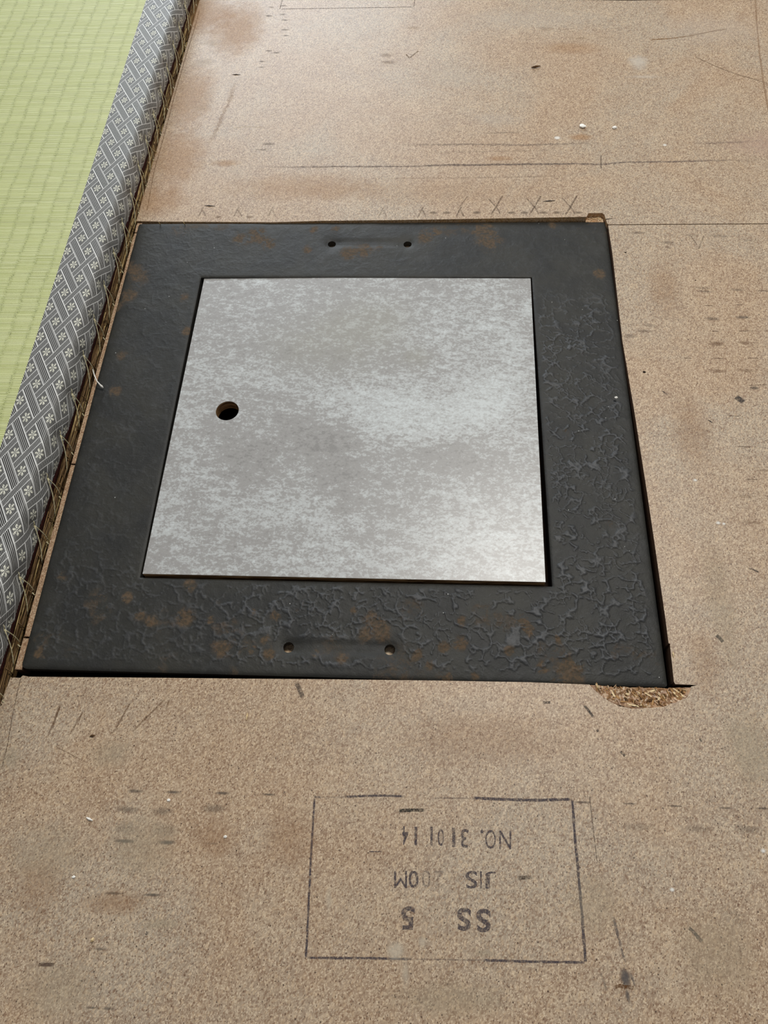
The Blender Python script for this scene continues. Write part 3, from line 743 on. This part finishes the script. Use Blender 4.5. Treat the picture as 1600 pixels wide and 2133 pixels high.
rust_px = [(535, 490, 16, 1.2), (560, 508, 13, .9), (500, 500, 14, .8), (725, 527, 13, 1.3), (757, 523, 14, 1.4), (640, 520, 9, .8), (655, 478, 9, .9), (700, 478, 9, .8), (790, 515, 9, .6), (885, 490, 14, .8), (910, 480, 10, .7),
           (1020, 500, 26, .8), (1010, 478, 12, .8), (1248, 570, 10, 1.3), (1150, 468, 8, .8), (272, 560, 18, .6), (268, 615, 13, 1.1), (240, 640, 12, .8), (290, 580, 22, .5), (240, 815, 10, 1.1), (255, 740, 12, .5), (390, 690, 9, .9), (383, 620, 10, .6),
           (265, 1245, 9, 1.2), (130, 1200, 12, .6), (395, 1219, 10, 1.1), (290, 1281, 9, 1.1), (314, 1294, 10, .8), (387, 1286, 16, .9), (438, 1291, 8, 1.2), (575, 1283, 9, 1.2), (527, 1275, 8, .6), (460, 1350, 9, 1.0), (525, 1351, 9, 1.0), (562, 1363, 9, 1.0),
           (550, 1330, 8, .8), (778, 1295, 18, 1.1), (800, 1320, 13, .8), (760, 1325, 12, .7), (737, 1270, 8, .6), (963, 1295, 8, 1.3), (960, 1342, 14, .9), (925, 1348, 9, 1.2), (1090, 1295, 12, 1.1), (1103, 1315, 9, 1.2), (1060, 1355, 10, .9), (1160, 1332, 8, 1.2), (1130, 1392, 10, 1),
           (1190, 1402, 22, .9), (895, 1385, 7, .8), (870, 1365, 9, .7), (930, 1415, 16, .7), (80, 1363, 8, 1.1), (95, 1365, 6, .9), (990, 1408, 8, .9), (715, 1373, 9, .8), (655, 1362, 7, .7), (690, 1345, 30, .35), (830, 1400, 60, .35), (1270, 1090, 10, .4), (1180, 900, 8, .5)]
RU = .30*sstep(fbm(PX, PY, 24, 931), .56, .72)*np.maximum(sstep(PY, 40, 10), sstep(PY, oyb, oyb+15))
for px, py, r_, s_ in rust_px:
    u, v = plate_uv(px, py); sc_ = np.linalg.norm(at(px+1, py)-at(px, py))*1000
    RU += s_*np.exp(-(((PX-u)/(r_*sc_*1.1))**2+((PY-v)/(r_*sc_*1.25))**2))
me = grid_mesh('top_face', co, NX, NY, keep)
set_attr(me, 'vein', np.clip(V_, 0, 1)); set_attr(me, 'rust', np.clip(RU, 0, 1.4))
frame = empty('hearth_frame', tuple((cTL+cBR)/2*[1, 1, 0]+[0, 0, -.0095]), 'square black cast iron hearth frame plate with rust spots, set into the chipboard floor', 'frame')
top = link('frame_top', me, M['iron']); keep_world(top, frame)
# sides, opening walls and hole walls
THK = 6.3
def ring(loop_x, loop_y, zt, depth, flip=False):
    n = len(loop_x); T_ = plate_map(np.array(loop_x), np.array(loop_y)); T_[:, 2] += np.array(zt)*MM
    B_ = T_.copy(); B_[:, 2] = plate_map(np.array(loop_x), np.array(loop_y))[:, 2]-depth*MM
    V = [tuple(p_) for p_ in T_]+[tuple(p_) for p_ in B_]
    F = [(i, (i+1) % n, n+(i+1) % n, n+i) for i in range(n)]
    if flip: F = [f[::-1] for f in F]
    return V, F
def loop_idx(i0, i1, j0, j1):
    return [(j0, i) for i in range(i0, i1)]+[(j, i1) for j in range(j0, j1)]+[(j1, i) for i in range(i1, i0, -1)]+[(j, i0) for j in range(j1, j0, -1)]
io0, io1 = int(np.argmin(abs(ax-oxl))), int(np.argmin(abs(ax-oxr))); jo0, jo1 = int(np.argmin(abs(ay-oyt))), int(np.argmin(abs(ay-oyb)))
L1 = loop_idx(0, NX-1, 0, NY-1); L2 = loop_idx(io0, io1, jo0, jo1)
g = lambda A, L: [float(A[j, i]) for j, i in L]
outer = ring(g(PX, L1), g(PY, L1), g(Z, L1), THK); inner = ring(g(PX, L2), g(PY, L2), g(Z, L2), THK, True)
o = link('rim', mesh('rim', *merge([outer, inner])), M['iron'], smooth=True); keep_world(o, frame); set_attr(o.data, 'vein', np.zeros(len(o.data.vertices))); set_attr(o.data, 'rust', np.zeros(len(o.data.vertices)))
for hx, hy in holes:
    t = np.linspace(0, 2*math.pi, 40, endpoint=False)
    v = ring(list(hx+HR*1.02*np.cos(t)), list(hy+HR*1.02*np.sin(t)), [-2.05]*40, THK, True)
    o = link('bolt_hole_wall', mesh('bolt_hole_wall', *v), M['iron'], smooth=True); keep_world(o, frame)
    set_attr(o.data, 'vein', np.zeros(80)); set_attr(o.data, 'rust', np.zeros(80))
# underside so the plate has real thickness
gx2 = np.array([0, oxl, oxr, W_]); gy2 = np.array([0, oyt, oyb, H_])

# ------------------------------------------------------------------ THE GREY LID
ZT = .0016
lc = [at(426, 578, ZT-.003), at(1105.3, 580, ZT-.0035), at(1136.5, 1212.3, ZT), at(297, 1195, ZT+.0012)]   # TL TR BR BL
LW, LH = 278.0, 276.0
def lid_map(X, Y):
    u = (X/LW)[..., None]; v = (Y/LH)[..., None]
    return (lc[0]*(1-u)+lc[1]*u)*(1-v)+(lc[3]*(1-u)+lc[2]*u)*v
def lid_uv(px, py):
    uv = np.array([.5, .5])
    f = lambda a, b: ((lc[0]*(1-a)+lc[1]*a)*(1-b)+(lc[3]*(1-a)+lc[2]*a)*b)
    for _ in range(12):
        f0 = f(*uv); p = at(px, py, f0[2])[:2]
        J = np.stack([(f(uv[0]+1e-4, uv[1])-f0)[:2]/1e-4, (f(uv[0], uv[1]+1e-4)-f0)[:2]/1e-4], 1)
        uv = uv+np.linalg.solve(J, p-f0[:2])
    return uv[0]*LW, uv[1]*LH
hxl, hyl = lid_uv(473.5, 855.5); LR = 8.95
lx = np.linspace(0, LW, 279); ly = np.linspace(0, LH, 277)
AX, AY = np.meshgrid(lx, ly); QX, QY = AX.copy(), AY.copy()
cX = (AX[:-1, :-1]+AX[1:, 1:])/2; cY = (AY[:-1, :-1]+AY[1:, 1:])/2
kp = np.hypot(cX-hxl, cY-hyl) > LR
rv = np.hypot(AX-hxl, AY-hyl); m = np.abs(rv-LR) < .75; QX[m] = (hxl+(AX-hxl)/rv*LR)[m]; QY[m] = (hyl+(AY-hyl)/rv*LR)[m]
me = grid_mesh('lid_face', lid_map(QX, QY), 279, 277, kp, smooth=False)
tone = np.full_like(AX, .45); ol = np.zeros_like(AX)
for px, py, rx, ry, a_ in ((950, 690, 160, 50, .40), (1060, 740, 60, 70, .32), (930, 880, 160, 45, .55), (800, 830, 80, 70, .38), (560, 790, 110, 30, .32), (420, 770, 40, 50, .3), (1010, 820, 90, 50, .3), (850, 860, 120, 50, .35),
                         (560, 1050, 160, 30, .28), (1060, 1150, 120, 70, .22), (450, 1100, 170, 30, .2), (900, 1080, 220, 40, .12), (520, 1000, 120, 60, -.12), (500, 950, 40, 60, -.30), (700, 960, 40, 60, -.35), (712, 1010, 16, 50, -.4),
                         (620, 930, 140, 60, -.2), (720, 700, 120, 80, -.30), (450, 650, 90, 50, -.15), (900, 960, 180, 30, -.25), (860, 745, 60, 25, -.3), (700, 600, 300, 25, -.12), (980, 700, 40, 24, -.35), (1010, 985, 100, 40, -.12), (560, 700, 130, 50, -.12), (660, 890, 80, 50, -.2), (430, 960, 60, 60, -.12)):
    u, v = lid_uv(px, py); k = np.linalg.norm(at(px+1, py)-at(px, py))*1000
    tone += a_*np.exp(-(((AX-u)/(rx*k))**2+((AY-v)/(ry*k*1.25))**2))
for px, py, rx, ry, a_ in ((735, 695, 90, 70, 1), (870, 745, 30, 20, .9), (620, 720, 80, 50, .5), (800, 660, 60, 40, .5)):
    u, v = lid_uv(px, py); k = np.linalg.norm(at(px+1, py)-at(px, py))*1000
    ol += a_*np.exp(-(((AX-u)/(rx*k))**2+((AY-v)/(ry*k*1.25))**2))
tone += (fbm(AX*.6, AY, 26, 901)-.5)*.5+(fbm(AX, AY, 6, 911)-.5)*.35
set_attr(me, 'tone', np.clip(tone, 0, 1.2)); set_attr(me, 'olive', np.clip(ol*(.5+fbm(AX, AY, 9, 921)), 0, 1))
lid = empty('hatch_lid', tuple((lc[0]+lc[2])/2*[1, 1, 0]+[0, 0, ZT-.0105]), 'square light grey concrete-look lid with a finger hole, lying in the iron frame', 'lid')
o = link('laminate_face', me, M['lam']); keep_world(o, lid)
def lring(X, Y, z0, z1, flip=False):
    n = len(X); B = lid_map(np.array(X, float), np.array(Y, float)); Tt = B.copy(); Tt[:, 2] += z0*MM; Bb = B.copy(); Bb[:, 2] += z1*MM
    F = [(i, (i+1) % n, n+(i+1) % n, n+i) for i in range(n)]
    if flip: F = [f[::-1] for f in F]
    return [tuple(a) for a in Tt]+[tuple(a) for a in Bb], F
t = np.linspace(0, 2*math.pi, 56, endpoint=False); hcx = list(hxl+LR*np.cos(t)); hcy = list(hyl+LR*np.sin(t))
sq = ([0, LW, LW, 0], [0, 0, LH, LH])
o = link('laminate_edge', mesh('laminate_edge', *merge([lring(*sq, 0, -.55), lring(hcx, hcy, 0, -.5, True)])),
         mat_simple('pale_laminate_edge', (196, 186, 170), (222, 214, 200), 300, .5, .4)); keep_world(o, lid)
parts = [lring([-.0, LW+.0, LW+.0, -.0], [0, 0, LH, LH], -.55, -9.0)]
# plywood layers round the hole, each stepped a little
zz = -.5
for k in range(8):
    rr = LR+.10*(k % 2)+.05
    parts.append(lring(list(hxl+(rr+RNG.uniform(-.06, .06, 56))*np.cos(t)), list(hyl+(rr+RNG.uniform(-.06, .06, 56))*np.sin(t)), zz, zz-1.08, True)); zz -= 1.06
o = link('plywood_core', mesh('plywood_core', *merge(parts)), M['ply']); keep_world(o, lid)
bx = plate = None
B = lid_map(np.array([0, LW, LW, 0.]), np.array([0, 0, LH, LH*1.])); B[:, 2] -= .009
hb = lid_map(np.array(hcx), np.array(hcy)); hb[:, 2] -= .009
bm = bmesh.new(); vv = [bm.verts.new(tuple(p_)) for p_ in B]; hv = [bm.verts.new(tuple(p_)) for p_ in hb]
es = [bm.edges.new((vv[i], vv[(i+1) % 4])) for i in range(4)]+[bm.edges.new((hv[i], hv[(i+1) % 56])) for i in range(56)]
bmesh.ops.triangle_fill(bm, edges=es, use_beauty=True); me = bpy.data.meshes.new('underside'); bm.to_mesh(me); bm.free()
o = link('underside', me, M['ply']); keep_world(o, lid)
# dark hearth box below
for nm, o_, z0, z1 in (('hearth_box_wall', [(.058, -.356), (.074, -.356), (.074, -.055), (.058, -.055)], -.060, -.0125), ('hearth_box_wall', [(.345, -.356), (.365, -.356), (.365, -.055), (.345, -.055)], -.060, -.0125),
                       ('hearth_box_wall', [(.0745, -.356), (.3445, -.356), (.3445, -.340), (.0745, -.340)], -.060, -.0125), ('hearth_box_wall', [(.0745, -.071), (.3445, -.071), (.3445, -.055), (.0745, -.055)], -.060, -.0125)):
    slab(nm, o_, z0, z1, M['dark'], M['dark'], floor_pit)

# ------------------------------------------------------------------ THE TATAMI MAT
def xe(y): return -.0038+.0068*y         # lower edge of the mat's side
def xg(y): return -.0384+.0040*y         # where the brocade starts on the top
TOPZ = .030
Y0, Y1 = -.66, .62
mat_o = empty('tatami_mat', (-.20, 0, -.012), 'green woven tatami mat with a grey patterned brocade border, left of the iron frame', 'mat')
# woven top
n = 60; ys = np.linspace(Y0, Y1, n); co = np.zeros((n, 12, 3))
for i, y in enumerate(ys):
    for k in range(12): co[i, k] = (-.46+(xg(y)+.0012+.46)*k/11, y, TOPZ-.0002)
me = grid_mesh('w', co, 12, n); me.flip_normals() if me.polygons[0].normal.z < 0 else None
o = link('woven_rush_top', me, M['igusa']); keep_world(o, mat_o)
stitch_px = [(384, 11), (371, 52), (360, 94), (346, 139), (333, 186), (318, 237), (302, 289), (287, 345), (271, 402), (254, 465), (236, 527), (216, 595), (196, 667), (175, 744), (151, 824), (127, 910), (100, 999), (72, 1097), (40, 1203), (7, 1311)]
def on_side(px, py, off=0.0):
    """point of the mat's side plane seen at a pixel"""
    d = ROT @ np.array([(px-800)/FPX, -(py-1066.5)/FPX, -1.0]); tt = .5
    for _ in range(12):
        p = CAM_POS+d*tt; tt += (xe(p[1])+off-p[0])/(d[0]-.0068*d[1])
    return CAM_POS+d*tt
stp = [on_side(*q) for q in stitch_px]
sy = [p[1] for p in stp]; pitch = (sy[0]-sy[-1])/(len(sy)-1)
sy_all = [sy[0]+pitch*k for k in (7, 6, 5, 4, 3, 2, 1)]+sy+[sy[-1]-pitch*k for k in (1, 2, 3, 4, 5, 6)]
sy_all = np.array(sy_all)
# brocade: top strip, rounded crest, side that is pulled in at every stitch
ny_ = 1100; ys = np.linspace(Y0, Y1, ny_)
prof = [(0.0, .0), (.12, 0), (.3, 0), (.5, 0), (.64, 0), (.74, -.0001), (.80, -.0003), (.845, -.0008), (.88, -.0017), (.905, -.0028), (.925, -.0042), (.942, -.0058), (.957, -.0076), (.970, -.0095), (.980, -.0114), (.987, -.0133), (.992, -.0153), (.994, -.0173), (.993, -.0193), (.992, -.0208)]
nu = len(prof)
co = np.zeros((ny_, nu, 3)); UU = np.zeros((ny_, nu)); VV = np.zeros((ny_, nu))
d_st = np.min(np.abs(ys[:, None]-sy_all[None, :]), 1)
pull = np.exp(-(d_st/.0045)**2); arch = np.cos(np.clip(d_st/(pitch/2), 0, 1)*math.pi)      # 1 at stitch, -1 between
for i, y in enumerate(ys):
    a = xg(y); b = xe(y)+.0010
    acc = a
    for k, (f, dz) in enumerate(prof):
        x = a+(b-a)*f
        s_ = min(1, max(0, (-dz-.001)/.011)); side = s_*(1 if dz > -.0135 else max(.0, 1-(-dz-.0135)/.008*.6))
        x -= .0016*pull[i]*side - .0005*(-arch[i])*side
        # slanting folds on the side
        x += .0004*side*math.sin((y*1000+dz*1600)*2*math.pi/(pitch*1000)*1.0)
        z = TOPZ+dz+(-.0009*arch[i]*sstep(-dz, .014, .021) if dz < -.014 else 0)+.0002*math.sin(y*37)*f
        co[i, k] = (x, y, z)
        if k: acc += math.hypot(co[i, k, 0]-co[i, k-1, 0], co[i, k, 2]-co[i, k-1, 2])
        UU[i, k] = acc; VV[i, k] = y-.0022*arch[i]*side*.6
me = grid_mesh('b', co, nu, ny_)
if me.polygons[0].normal.z < 0: me.flip_normals()
uvl = me.uv_layers.new(name='UVMap'); vi = np.zeros(len(me.loops), dtype=np.int32); me.loops.foreach_get('vertex_index', vi)
uvd = np.stack([(UU-.0002).reshape(-1)[vi], VV.reshape(-1)[vi]], -1); uvl.data.foreach_set('uv', uvd.reshape(-1).astype(np.float32))
o = link('brocade_border', me, M['brocade']); keep_world(o, mat_o)
# dark red lining showing below the brocade
zb = TOPZ-.0206
co = np.zeros((300, 6, 3)); ysl = np.linspace(Y0, Y1, 300)
for i, y in enumerate(ysl):
    for k in range(6):
        z = zb+.0012-.0062*k/5; co[i, k] = (xe(y)+.0004+.0007*math.sin(k/5*math.pi)-.0006*k/5+.0002*math.sin(y*300), y, z)
me = grid_mesh('l', co, 6, 300)
if me.polygons[0].normal.x < 0: me.flip_normals()
o = link('lining_edge', me, M['lining']); keep_world(o, mat_o)
# straw core: a body plus individual stalks pressed along the side
co = np.zeros((240, 8, 3)); ysl = np.linspace(Y0, Y1, 240)
for i, y in enumerate(ysl):
    for k in range(8):
        t_ = k/7; co[i, k] = (xe(y)-.0008+.0017*math.sin(min(1, t_*1.6)*math.pi*.5)+.0003*math.sin(y*410+k), y, zb-.0040-.0166*t_)
me = grid_mesh('s', co, 8, 240)
if me.polygons[0].normal.x < 0: me.flip_normals()
o = link('straw_core', me, M['straw']); keep_world(o, mat_o)
o = slab('core_body', [(-.46, Y0), (xe(Y0)-.0145, Y0), (xe(Y1)-.0145, Y1), (-.46, Y1)], -.012, TOPZ-.0012, M['straw'], M['straw']); keep_world(o, mat_o)
stalks = []
for k in range(230):
    y = random.uniform(Y0+.03, Y1-.05); L = random.uniform(.012, .05); z = random.uniform(-.0055, .0052); dz = random.uniform(-.0015, .0015)
    r_ = random.uniform(.0003, .0007); pts = []
    for j in range(5):
        t_ = j/4; yy = y+L*t_; zz = z+dz*t_
        pts.append((xe(yy)+.0007+.0006*(1-((zz+.001)/.006)**2)+random.uniform(-1, 1)*.0002, yy, zz))
    v, f = tube_mesh('k', pts, r_, 5, [.6, 1, 1, 1, .6])
    o = link('straw_stalk', mesh('straw_stalk', v, f), M['strawpale'] if random.random() < .25 else M['straw'], smooth=True); keep_world(o, mat_o)
# V-shaped hand stitches
for i, y in enumerate(sy_all):
    if y < Y0+.05 or y > Y1-.05: continue
    zt = .0182+random.uniform(-.0006, .0006)
    top_ = np.array([xe(y)+.0004, y, zt]); out_ = .0011
    ra = np.array([xe(y-.004)+.0026, y-.0035+random.uniform(-.001, .001), -.0015])       # short leg
    lb = np.array([xe(y-.020)+.0024, y-.0200+random.uniform(-.002, .002), -.0015])       # long leg
    for nm, tgt in (('stitch', ra), ('stitch', lb)):
        pts = []
        for j in range(9):
            t_ = j/8; p = top_*(1-t_)+tgt*t_; p = p+np.array([out_*math.sin(t_*math.pi)*1.3+.0002, random.uniform(-1, 1)*.0001, 0]); pts.append(p)
        v, f = tube_mesh('t', pts, .00036, 6, [1.6, 1.1]+[1]*6+[.8]); o = link(nm, mesh(nm, v, f), M['thread'], smooth=True); keep_world(o, mat_o)
    # knot in the straw and a stray end at the top
    kp_ = ra+np.array([.0002, -.002, .0]); pts = [kp_+np.array([.0004, 0, .003]), kp_+np.array([.0011, -.0008, .0012]), kp_+np.array([.0012, 0, -.0008]), kp_+np.array([.0005, .0006, -.003])]
    v, f = tube_mesh('t', pts, .0004, 6); o = link('stitch', mesh('stitch', v, f), M['thread'], smooth=True); keep_world(o, mat_o)
    e = [top_, top_+np.array([.0006, .0012, .0012]), top_+np.array([.0004, .0022, .0030])]; v, f = tube_mesh('t', e, .00034, 6, [1.6, 1, .6]); o = link('stitch', mesh('stitch', v, f), M['thread'], smooth=True); keep_world(o, mat_o)
# binding loops over the straw
for k in range(44):
    y = Y0+.06+(Y1-Y0-.12)*k/43+random.uniform(-.004, .004)
    pts = [(xe(y)+.0012, y+.001, .0045), (xe(y)+.0026, y, .002), (xe(y)+.0028, y-.0006, -.001), (xe(y)+.0018, y-.001, -.0045)]
    v, f = tube_mesh('t', pts, .00042, 6); o = link('binding_cord', mesh('binding_cord', v, f), M['straw'], smooth=True); keep_world(o, mat_o)
# loose thread end lying over the frame
A = on_side(193, 769, .003); P1 = at(197, 783, .009); P2 = at(202, 794, .008); P3 = at(208, 801, .006); P4 = at(215, 808, .0036)
v, f = tube_mesh('t', [A, P1, P2, P3, (P3+P4)/2, P4], .00042, 8, [1, 1, 1.05, 1.3, 2.2, 1.3]); o = link('loose_thread_end', mesh('loose_thread_end', v, f), M['white'], smooth=True); keep_world(o, mat_o)
o['label'] = 'pale frayed thread end reaching over the iron frame'
for a, b in (((331, 463), (335, 470)), ((382, 462), (386, 470)), ((316, 310), (328, 320))):
    A = at(*a, .003); B = at(*b, -.0005); v, f = tube_mesh('t', [A, (A+B)/2+[0, 0, .0006], B], .0004, 6, [.6, 1, .8])
    o = link('straw_scrap', mesh('straw_scrap', v, f), M['strawpale'], smooth=True)
    o['label'] = {331: 'short straw end caught at the far left of the iron frame, nearer the mat', 382: 'short straw end on the far rim of the frame, second from the mat', 316: 'straw scrap on the chipboard against the stitched mat edge'}[a[0]]; o['category'] = 'scrap'; o['group'] = 'short straw ends by the mat'

# ------------------------------------------------------------------ LOOSE CRUMBS AND SLIVERS
def crumb(px, py, r, mat, label, name='crumb', cat='crumb', flat=.6):
    p = at(px, py, 0); bm = bmesh.new(); bmesh.ops.create_icosphere(bm, subdivisions=2, radius=1)
    rr = random.Random(int(px*7+py))
    for v in bm.verts:
        k = 1+rr.uniform(-.22, .22); v.co = Vector((v.co.x*r*k*1.15, v.co.y*r*k*.9, v.co.z*r*flat*k))
    mz = min(v.co.z for v in bm.verts)
    for v in bm.verts: v.co.z -= mz
    me = bpy.data.meshes.new(name); bm.to_mesh(me); bm.free()
    o = link(name, me, mat); o.location = (p[0], p[1], 0.00003); o['label'] = label; o['category'] = cat
crumb(1213, 265, .0026, M['white'], 'larger white crumb on the far chipboard, left of the other white crumb', flat=.45)
crumb(1280, 267, .0019, M['white'], 'smaller white crumb on the far chipboard, right of the larger one', flat=.45)
crumb(352, 1667, .0009, M['white'], 'tiny white crumb above the grey dashes on the near chipboard')
crumb(470, 1743, .0009, M['white'], 'tiny white crumb between the grey dashes and the printed stamp frame')
crumb(154, 1827, .0009, M['white'], 'tiny white crumb on the near chipboard toward its left edge')
def sliver(p0, p1, r, mat, label):
    A = at(*p0, .0007); B = at(*p1, .0007); m_ = (A+B)/2+np.array([0, 0, .0002])
    v, f = tube_mesh('t', [A, A*.6+B*.4, m_, B], r, 5, [.35, 1, 1, .3]); zmin = min(q[2] for q in v); v = [(q[0], q[1], q[2]-zmin+.00003) for q in v]
    o = link('wood_sliver', mesh('wood_sliver', v, f), mat); o['label'] = label; o['category'] = 'sliver'; o['group'] = 'loose wood slivers on the chipboard'
sliver((1107, 141), (1126, 138), .0011, M['brown'], 'short brown sliver on the far chipboard near the top middle')
sliver((180, 1703), (193, 1709), .0008, M['white'], 'pale curled sliver left of the grey dashes on the near chipboard')
sliver((516, 1485), (513, 1500), .0007, M['sliver'], 'pale straight sliver on the near chipboard below the frame')
sliver((190, 1962), (196, 1953), .0010, M['sliver'], 'pale wedge-shaped sliver at the lower left of the chipboard')
sliver((187, 1534), (198, 1531), .0008, M['brown'], 'dark brown sliver on the chipboard below the left end of the frame')
sliver((1402, 1357), (1404, 1369), .0005, M['sliver'], 'fine pale splinter at the right edge of the iron frame')
crumb(1283, 829, .0011, M['white'], 'glinting white crumb on the right limb of the iron frame')
